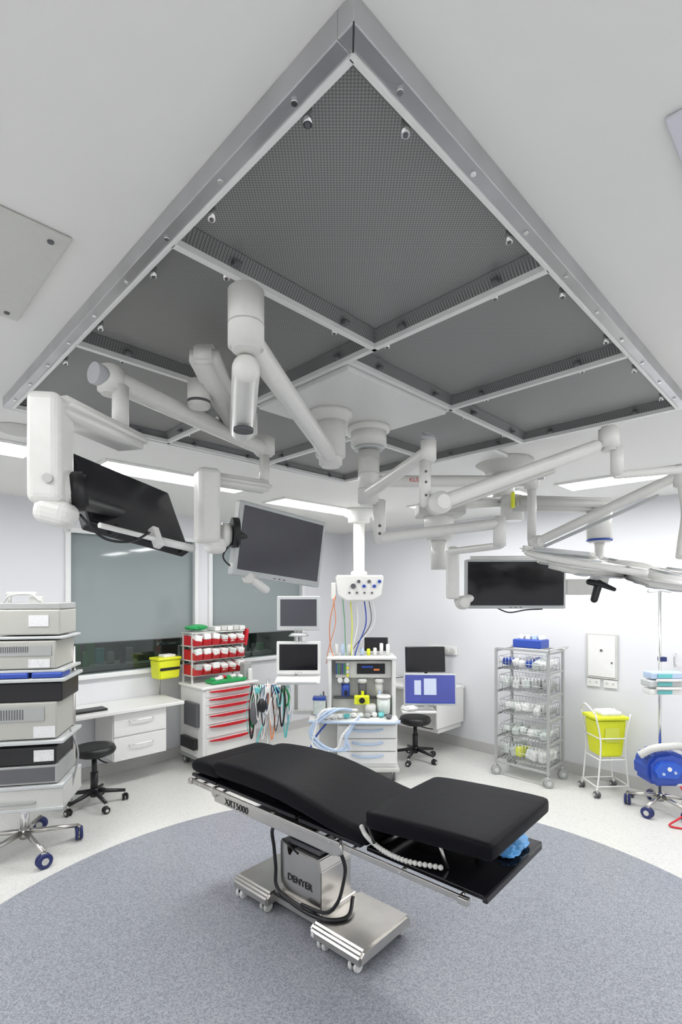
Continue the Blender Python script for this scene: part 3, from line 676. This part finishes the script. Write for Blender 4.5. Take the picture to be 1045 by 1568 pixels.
box(g,'top_shelf',(.05,.08,1.235),(.74,.42,.03),white,bev=.01)
box(g,'flowmeter_panel',(.07,-.0,1.11),(.60,.12,.18),lgrey,bev=.01)
box(g,'display',(.15,-.065,1.12),(.30,.01,.11),black); box(g,'display_trace',(.11,-.071,1.14),(.12,.002,.02),blue,bev=0); box(g,'display_trace_b',(.21,-.071,1.11),(.06,.002,.02),orange,bev=0)
for i in range(4): disc(g,'gas_knob',(-.10,-.07,1.05+i*.04),(0,1,0),.014,.03,random.choice([blue,white,dgrey,yellow]),seg=14)
for i in range(2): disc(g,'pressure_gauge',(-.18+i*.07,-.07,1.0),(0,1,0),.028,.03,white,seg=18)
for i in range(6): cyl(g,'flow_tube',(-.24+i*.022,-.07,1.06),(-.24+i*.022,-.07,1.18),.006,[dgrey,blue,green][i%3],seg=8)
for i,(x,m_) in enumerate(((-.12,blue),(.06,dgrey),(.24,lgrey))):
    cyl(g,'vaporizer_body',(x,-.02,.82),(x,-.02,.96),.045,m_,bev=.008); cyl(g,'vaporizer_dial',(x,-.02,.96),(x,-.02,1.01),.05,white if i else grey,bev=.008)
    box(g,'vaporizer_filler',(x,-.075,.86),(.03,.02,.05),[black,yellow,lblue][i])
box(g,'vaporizer_bar',(.05,.01,.80),(.60,.03,.03),dgrey)
box(g,'yellow_agent_unit',(.05,-.12,.80),(.16,.08,.09),yellow,bev=.01); disc(g,'agent_dial',(.05,-.165,.80),(0,1,0),.03,.02,black)
cyl(g,'absorber_canister',(.28,-.12,.66),(.28,-.12,.82),.07,clearp,bev=.01); cyl(g,'absorber_cap',(.28,-.12,.82),(.28,-.12,.85),.075,white,bev=.006)
cyl(g,'bellows',(.14,-.14,.65),(.14,-.14,.76),.06,lgrey,bev=.01)
for i in range(11):
    sph(g,'surface_item_%d'%i,(-.40+i*.072,-.24+random.uniform(-.05,.06),.66),(.035,.04,.025),random.choice([paper,clearp,lblue,white,grey,teal,dgrey]),noise=.12,sub=2)
for i in range(6): cyl(g,'suction_tube_%d'%i,(-.42+i*.03,.02,.64),(-.42+i*.03,.03,.80+.03*(i%3)),.008,[white,teal,dgrey][i%3],seg=8)
box(g,'suction_jar',(-.40,-.08,.72),(.13,.12,.16),clearp,bev=.02); box(g,'suction_lid',(-.40,-.08,.81),(.14,.13,.03),blue,bev=.008)
for i in range(9):
    x=-.22+i*.07
    cyl(g,'shelf_bottle_%d'%i,(x,.05,1.25),(x,.05,1.25+random.uniform(.05,.14)),.02,random.choice([white,lblue,paper,green,yellow,white]),bev=.006,seg=14)
monitor(g,(.22,.14,1.36),.26,.15,n='aux_monitor',bm_=black,sm=screen)
for k_,(a,b_,c_) in enumerate(((-.28,-.34,.0),(-.34,-.28,.05),(-.22,-.38,.02))):
    tube(g,'breathing_hose_%d'%k_,[(-.05+c_,-.25,.72),(a,-.36,.74),(-.48+c_,-.38,.55),(a-.1,-.40,.38),(a+.12,-.40,.36),(-.10-c_,-.38,.50),(.02,-.32,.68)],.012,[lblue,white,lblue][k_],k=14,corr=.35,seg=8)
tube(g,'blue_hose',[(-.3,-.3,.62),(-.44,-.36,.45),(-.50,-.3,.25),(-.46,-.1,.12)],.010,blue)
cyl(g,'monitor_pole',(-.66,.05,.62),(-.66,.05,1.80),.02,lgrey); box(g,'pole_foot',(-.52,.05,.64),(.34,.12,.04),white)
box(g,'arm_upper',(-.66,-.02,1.75),(.05,.12,.06),lgrey)
monitor(g,(-.615,-.18,1.715),.45,.36,n='vital_signs_monitor',sm=screeng,bz=.035,t=.08)
cyl(g,'monitor_neck',(-.615,-.12,1.49),(-.615,-.12,1.55),.03,lgrey); lathe(g,'monitor_base',(-.615,-.13,1.475),[(.0001,.03),(.08,.03),(.11,.0),(.0001,0)],bezel)
monitor(g,(-.615,-.18,1.25),.46,.34,n='ventilator_monitor',bm_=white,sm=gloss,bz=.03,t=.06)
box(g,'keyboard_tray',(-.615,-.24,1.03),(.46,.24,.03),white,bev=.01,rot=(.15,0,0)); box(g,'button_strip',(-.615,-.365,1.02),(.40,.012,.02),bezel)

# ---------------------------------------------------------------- wall desk right
g=G('wall_counter',W(5.27,4.05),R45)
box(g,'counter_top',(0,0,.765),(.62,1.30,.035),white,bev=.006)
box(g,'counter_cabinet',(.03,-.30,.50),(.50,.64,.46),white,bev=.008)
box(g,'counter_end',(.0,-.64,.55),(.58,.02,.42),white)
box(g,'counter_bracket',(.1,.6,.62),(.34,.03,.26),white)
monitor(g,(.0,-.28,1.10),.50,.32,yaw=-R45+.05,tilt=-.12,n='desk_monitor',bm_=black,sm=gloss,bz=.012)
cyl(g,'monitor_stand',(.0,-.28,.78),(.03,-.27,1.0),.02,black); box(g,'monitor_foot',(.0,-.28,.79),(.2,.2,.012),black)
tube(g,'desk_cable',[(.1,.0,.79),(.15,.1,.82),(.1,.3,.79)],.005,black)
g.world()
arm(g,'display_side_arm',(1.05,5.95,.70),(.95,5.45,.84),.02,.02,lgrey)
monitor(g,(.935,5.34,.915),.55,.33,yaw=-.05,tilt=-.1,n='patient_record_display',bm_=bezel,sm=deskscr,bz=.016)
old=sub(g,(.935,5.34,.915),-.05,-.1,0)
box(g,'screen_window_a',(.0,-.005,.03),(.13,.003,.17),winwhite,bev=0); box(g,'screen_window_b',(-.13,-.005,.02),(.07,.003,.15),winwhite,bev=0); box(g,'screen_taskbar',(0,-.005,-.135),(.50,.003,.012),blue,bev=0)
g.M=old
box(g,'display_tray',(.82,5.42,.68),(.36,.22,.025),white,bev=.01); arm(g,'tray_arm',(.9,5.5,.68),(1.05,5.9,.70),.02,.02,lgrey)
sph(g,'tray_cloth',(.73,5.38,.72),(.09,.08,.04),paper,noise=.1)
g=G('gas_outlet_panel',W(5.585,3.72,1.2),R45)
box(g,'panel',(0,0,0),(.025,.42,.10),white,bev=.004)
for i in range(4): disc(g,'outlet',(-.02,-.15+i*.1,0),(1,0,0),.03,.02,lgrey,seg=16)

# ---------------------------------------------------------------- wire basket trolley
g=G('wire_basket_trolley',W(5.19,2.39),R45)
hx,hy=.18,.28
for x in(-hx,hx):
    for y in(-hy,hy):
        caster(g,'caster',x,y,.05,grey,.8,top=.13)
        box(g,'post',(x,y,.73),(.026,.026,1.22),grey,bev=.004)
for y in(-hy,hy):
    for z in(.17,.40,.64,.88,1.12,1.32): box(g,'side_rung',(0,y,z),(2*hx,.014,.022),grey,bev=.003)
for z in(.14,1.34):
    for x in(-hx,hx): box(g,'cross_rail',(x,0,z),(.022,2*hy,.022),grey,bev=.003)
tube(g,'push_handle',[(-hx,-hy,1.34),(-hx-.02,-hy-.05,1.37),(hx,-hy-.05,1.37),(hx,-hy,1.34)],.010,chrome)
segs=[]
for (z0,z1) in((.18,.36),(.42,.54),(.66,.80),(.90,1.06),(1.13,1.26)):
    x0,x1,y0,y1=-hx+.02,hx-.02,-hy+.025,hy-.025
    for z in(z0,(z0+z1)/2,z1):
        segs+=[((x0,y0,z),(x1,y0,z)),((x0,y1,z),(x1,y1,z)),((x0,y0,z),(x0,y1,z)),((x1,y0,z),(x1,y1,z))]
    n_=14
    for i in range(n_+1):
        y=y0+(y1-y0)*i/n_; segs+=[((x0,y,z0),(x0,y,z1)),((x1,y,z0),(x1,y,z1)),((x0,y,z0),(x1,y,z0))]
    for i in range(9):
        x=x0+(x1-x0)*i/8; segs+=[((x,y0,z0),(x,y0,z1)),((x,y1,z0),(x,y1,z1)),((x,y0,z0),(x,y1,z0))]
    for i in range(6):
        yy=y0+.05+i*(y1-y0-.1)/5
        box(g,'packet',(random.uniform(-.04,.04),yy,z0+.03+(z1-z0)*.28),(.22,.07,(z1-z0)*.55),random.choice([paper,clearp,paper,clearp,lblue if z0>.8 else clearp,cable_y if z0<.3 else paper,blue if z0>1 else grey]),bev=.015,rot=(random.uniform(-.3,.3),random.uniform(-.2,.2),random.uniform(-.3,.3)))
wires(g,'wire_baskets',segs,.0026,wirem)
box(g,'blue_bin',(0,-.02,1.40),(.22,.30,.09),blue,bev=.012); 
for i in range(4): box(g,'bin_item',(0.02,-.13+i*.07,1.46),(.10,.05,.05),random.choice([paper,white,lblue]),bev=.008,rot=(.2*i-.3,.1,.2))

# ---------------------------------------------------------------- wall electrical panel
g=G('wall_access_panel',W(5.585,1.80,1.28),R45)
box(g,'frame',(0,0,0),(.02,.30,.46),lgrey,bev=.004); box(g,'door',(-.012,0,0),(.01,.26,.42),white,bev=.003)
disc(g,'lock',(-.02,-.0,.06),(1,0,0),.012,.01,dgrey); disc(g,'lock_b',(-.02,-.10,-.06),(1,0,0),.008,.01,dgrey)
g=G('wall_socket',W(5.588,1.80,1.0),R45)
for y in(-.08,.08):
    box(g,'plate',(0,y,0),(.015,.13,.08),white,bev=.004)
    for k_ in(-.03,.03): box(g,'switch',(-.01,y+k_,.01),(.008,.014,.02),lgrey)
g=G('door_handle',W(5.57,1.15,1.3),R45)
tube(g,'lever',[(.02,0,.05),(-.04,0,.05),(-.04,0,-.05),(.02,0,-.05)],.008,chrome)

# ---------------------------------------------------------------- yellow waste bin on wire stand
g=G('sharps_bin_stand',(2.56,4.93,0),.05)
for x in(-.14,.14):
    for y in(-.12,.12): caster(g,'caster',x*1.15,y*1.15,.03,dgrey,0,top=.08)
for y in(-.13,.13):
    tube(g,'stand_frame',[(-.17,y,.07),(-.15,y,.1),(-.12,y,.5),(-.17,y,.78)],.008,white); tube(g,'stand_frame',[(.17,y,.07),(.15,y,.1),(.12,y,.5),(.17,y,.78)],.008,white)
for z,w in((.10,.16),(.35,.13),(.55,.13)):
    tube(g,'stand_ring',[(-w,-.13,z),(w,-.13,z)],.007,white); tube(g,'stand_ring',[(-w,.13,z),(w,.13,z)],.007,white)
    tube(g,'stand_side',[(-w,-.13,z),(-w,.13,z)],.007,white); tube(g,'stand_side',[(w,-.13,z),(w,.13,z)],.007,white)
tube(g,'stand_handle',[(-.17,-.13,.78),(-.20,-.0,.86),(-.17,.13,.78)],.008,white)
prism(g,'bin_tub',[(-.105,.37),(.105,.37),(.15,.72),(-.15,.72)],'y',-.11,.11,yellow,bev=.014)
box(g,'bin_lid',(0,0,.735),(.33,.26,.035),yellow,bev=.012)
box(g,'bin_lid_top',(.02,0,.77),(.20,.18,.05),paper,bev=.02); box(g,'bin_label',(0,-.118,.58),(.14,.004,.14),cable_y,bev=0)

# ---------------------------------------------------------------- warming unit on IV pole
g=G('warming_unit_stand',(2.82,4.50,0))
star(g,0,0,.25,.10,steel,navy,.048,5,-2.5)
cyl(g,'pole',(0,.0,.14),(0,0,1.94),.013,chrome)
tube(g,'iv_hook',[(-.10,0,1.97),(-.10,0,1.93),(0,0,1.94),(.10,0,1.93),(.10,0,1.97)],.006,chrome)
prism(g,'unit_body',[(-.20,.32),(-.14,.27),(.08,.27),(.15,.33),(.17,.45),(.12,.53),(.0,.57),(-.14,.55),(-.21,.46)],'y',-.17,.07,blue,bev=.03)
prism(g,'unit_face',[(-.14,.35),(.04,.34),(.09,.43),(.02,.49),(-.12,.49),(-.17,.42)],'y',-.19,-.15,mat('royal_blue',(.03,.12,.6),.3),bev=.01)
disc(g,'unit_button',(-.04,-.195,.43),(0,1,0),.018,.012,white,seg=14); disc(g,'unit_button',(.01,-.195,.40),(0,1,0),.012,.012,lblue,seg=12); disc(g,'unit_button',(-.09,-.195,.39),(0,1,0),.012,.012,lblue,seg=12)
tube(g,'air_hose',[(-.24,-.10,.52),(-.15,-.14,.59),(-.02,-.15,.61),(.11,-.12,.60),(.19,-.08,.53),(.19,.0,.45)],.030,lgrey,k=8,corr=.12,seg=12)
tube(g,'red_cord',[(.05,-.2,.29),(.1,-.25,.12),(-.02,-.28,.05),(-.12,-.33,.012),(.1,-.40,.012),(.3,-.32,.012),(.55,-.36,.012)],.008,red)
box(g,'infusion_pump',(-.0,-.06,1.14),(.34,.14,.06),bezel,bev=.012); box(g,'infusion_pump_b',(0,-.06,1.21),(.30,.13,.06),lblue,bev=.012)
box(g,'infusion_pump_c',(0,-.06,1.07),(.32,.13,.05),white,bev=.012)
for z in(1.07,1.14,1.21): box(g,'pump_window',(-.04,-.135,z),(.12,.008,.03),teal,bev=0)
for z in(1.105,1.175): cyl(g,'syringe',(-.12,-.15,z),(.10,-.15,z),.012,white)
box(g,'clamp',(0.02,-.0,1.34),(.05,.06,.04),navy)

# ---------------------------------------------------------------- light, world, camera
w=bpy.data.worlds.new('World'); bpy.context.scene.world=w; w.use_nodes=True
w.node_tree.nodes['Background'].inputs[0].default_value=(.8,.85,.9,1); w.node_tree.nodes['Background'].inputs[1].default_value=.3
bpy.context.scene.view_settings.view_transform='Standard'
cam=bpy.data.cameras.new('camera'); co=bpy.data.objects.new('camera',cam); bpy.context.collection.objects.link(co)
co.location=(0,0,1.9); co.rotation_euler=(math.pi/2,0,0)
cam.sensor_fit='HORIZONTAL'; cam.sensor_width=24; cam.lens=780/1045.33*24; cam.shift_y=(912-784)/1045.33; cam.clip_start=.02
bpy.context.scene.camera=co
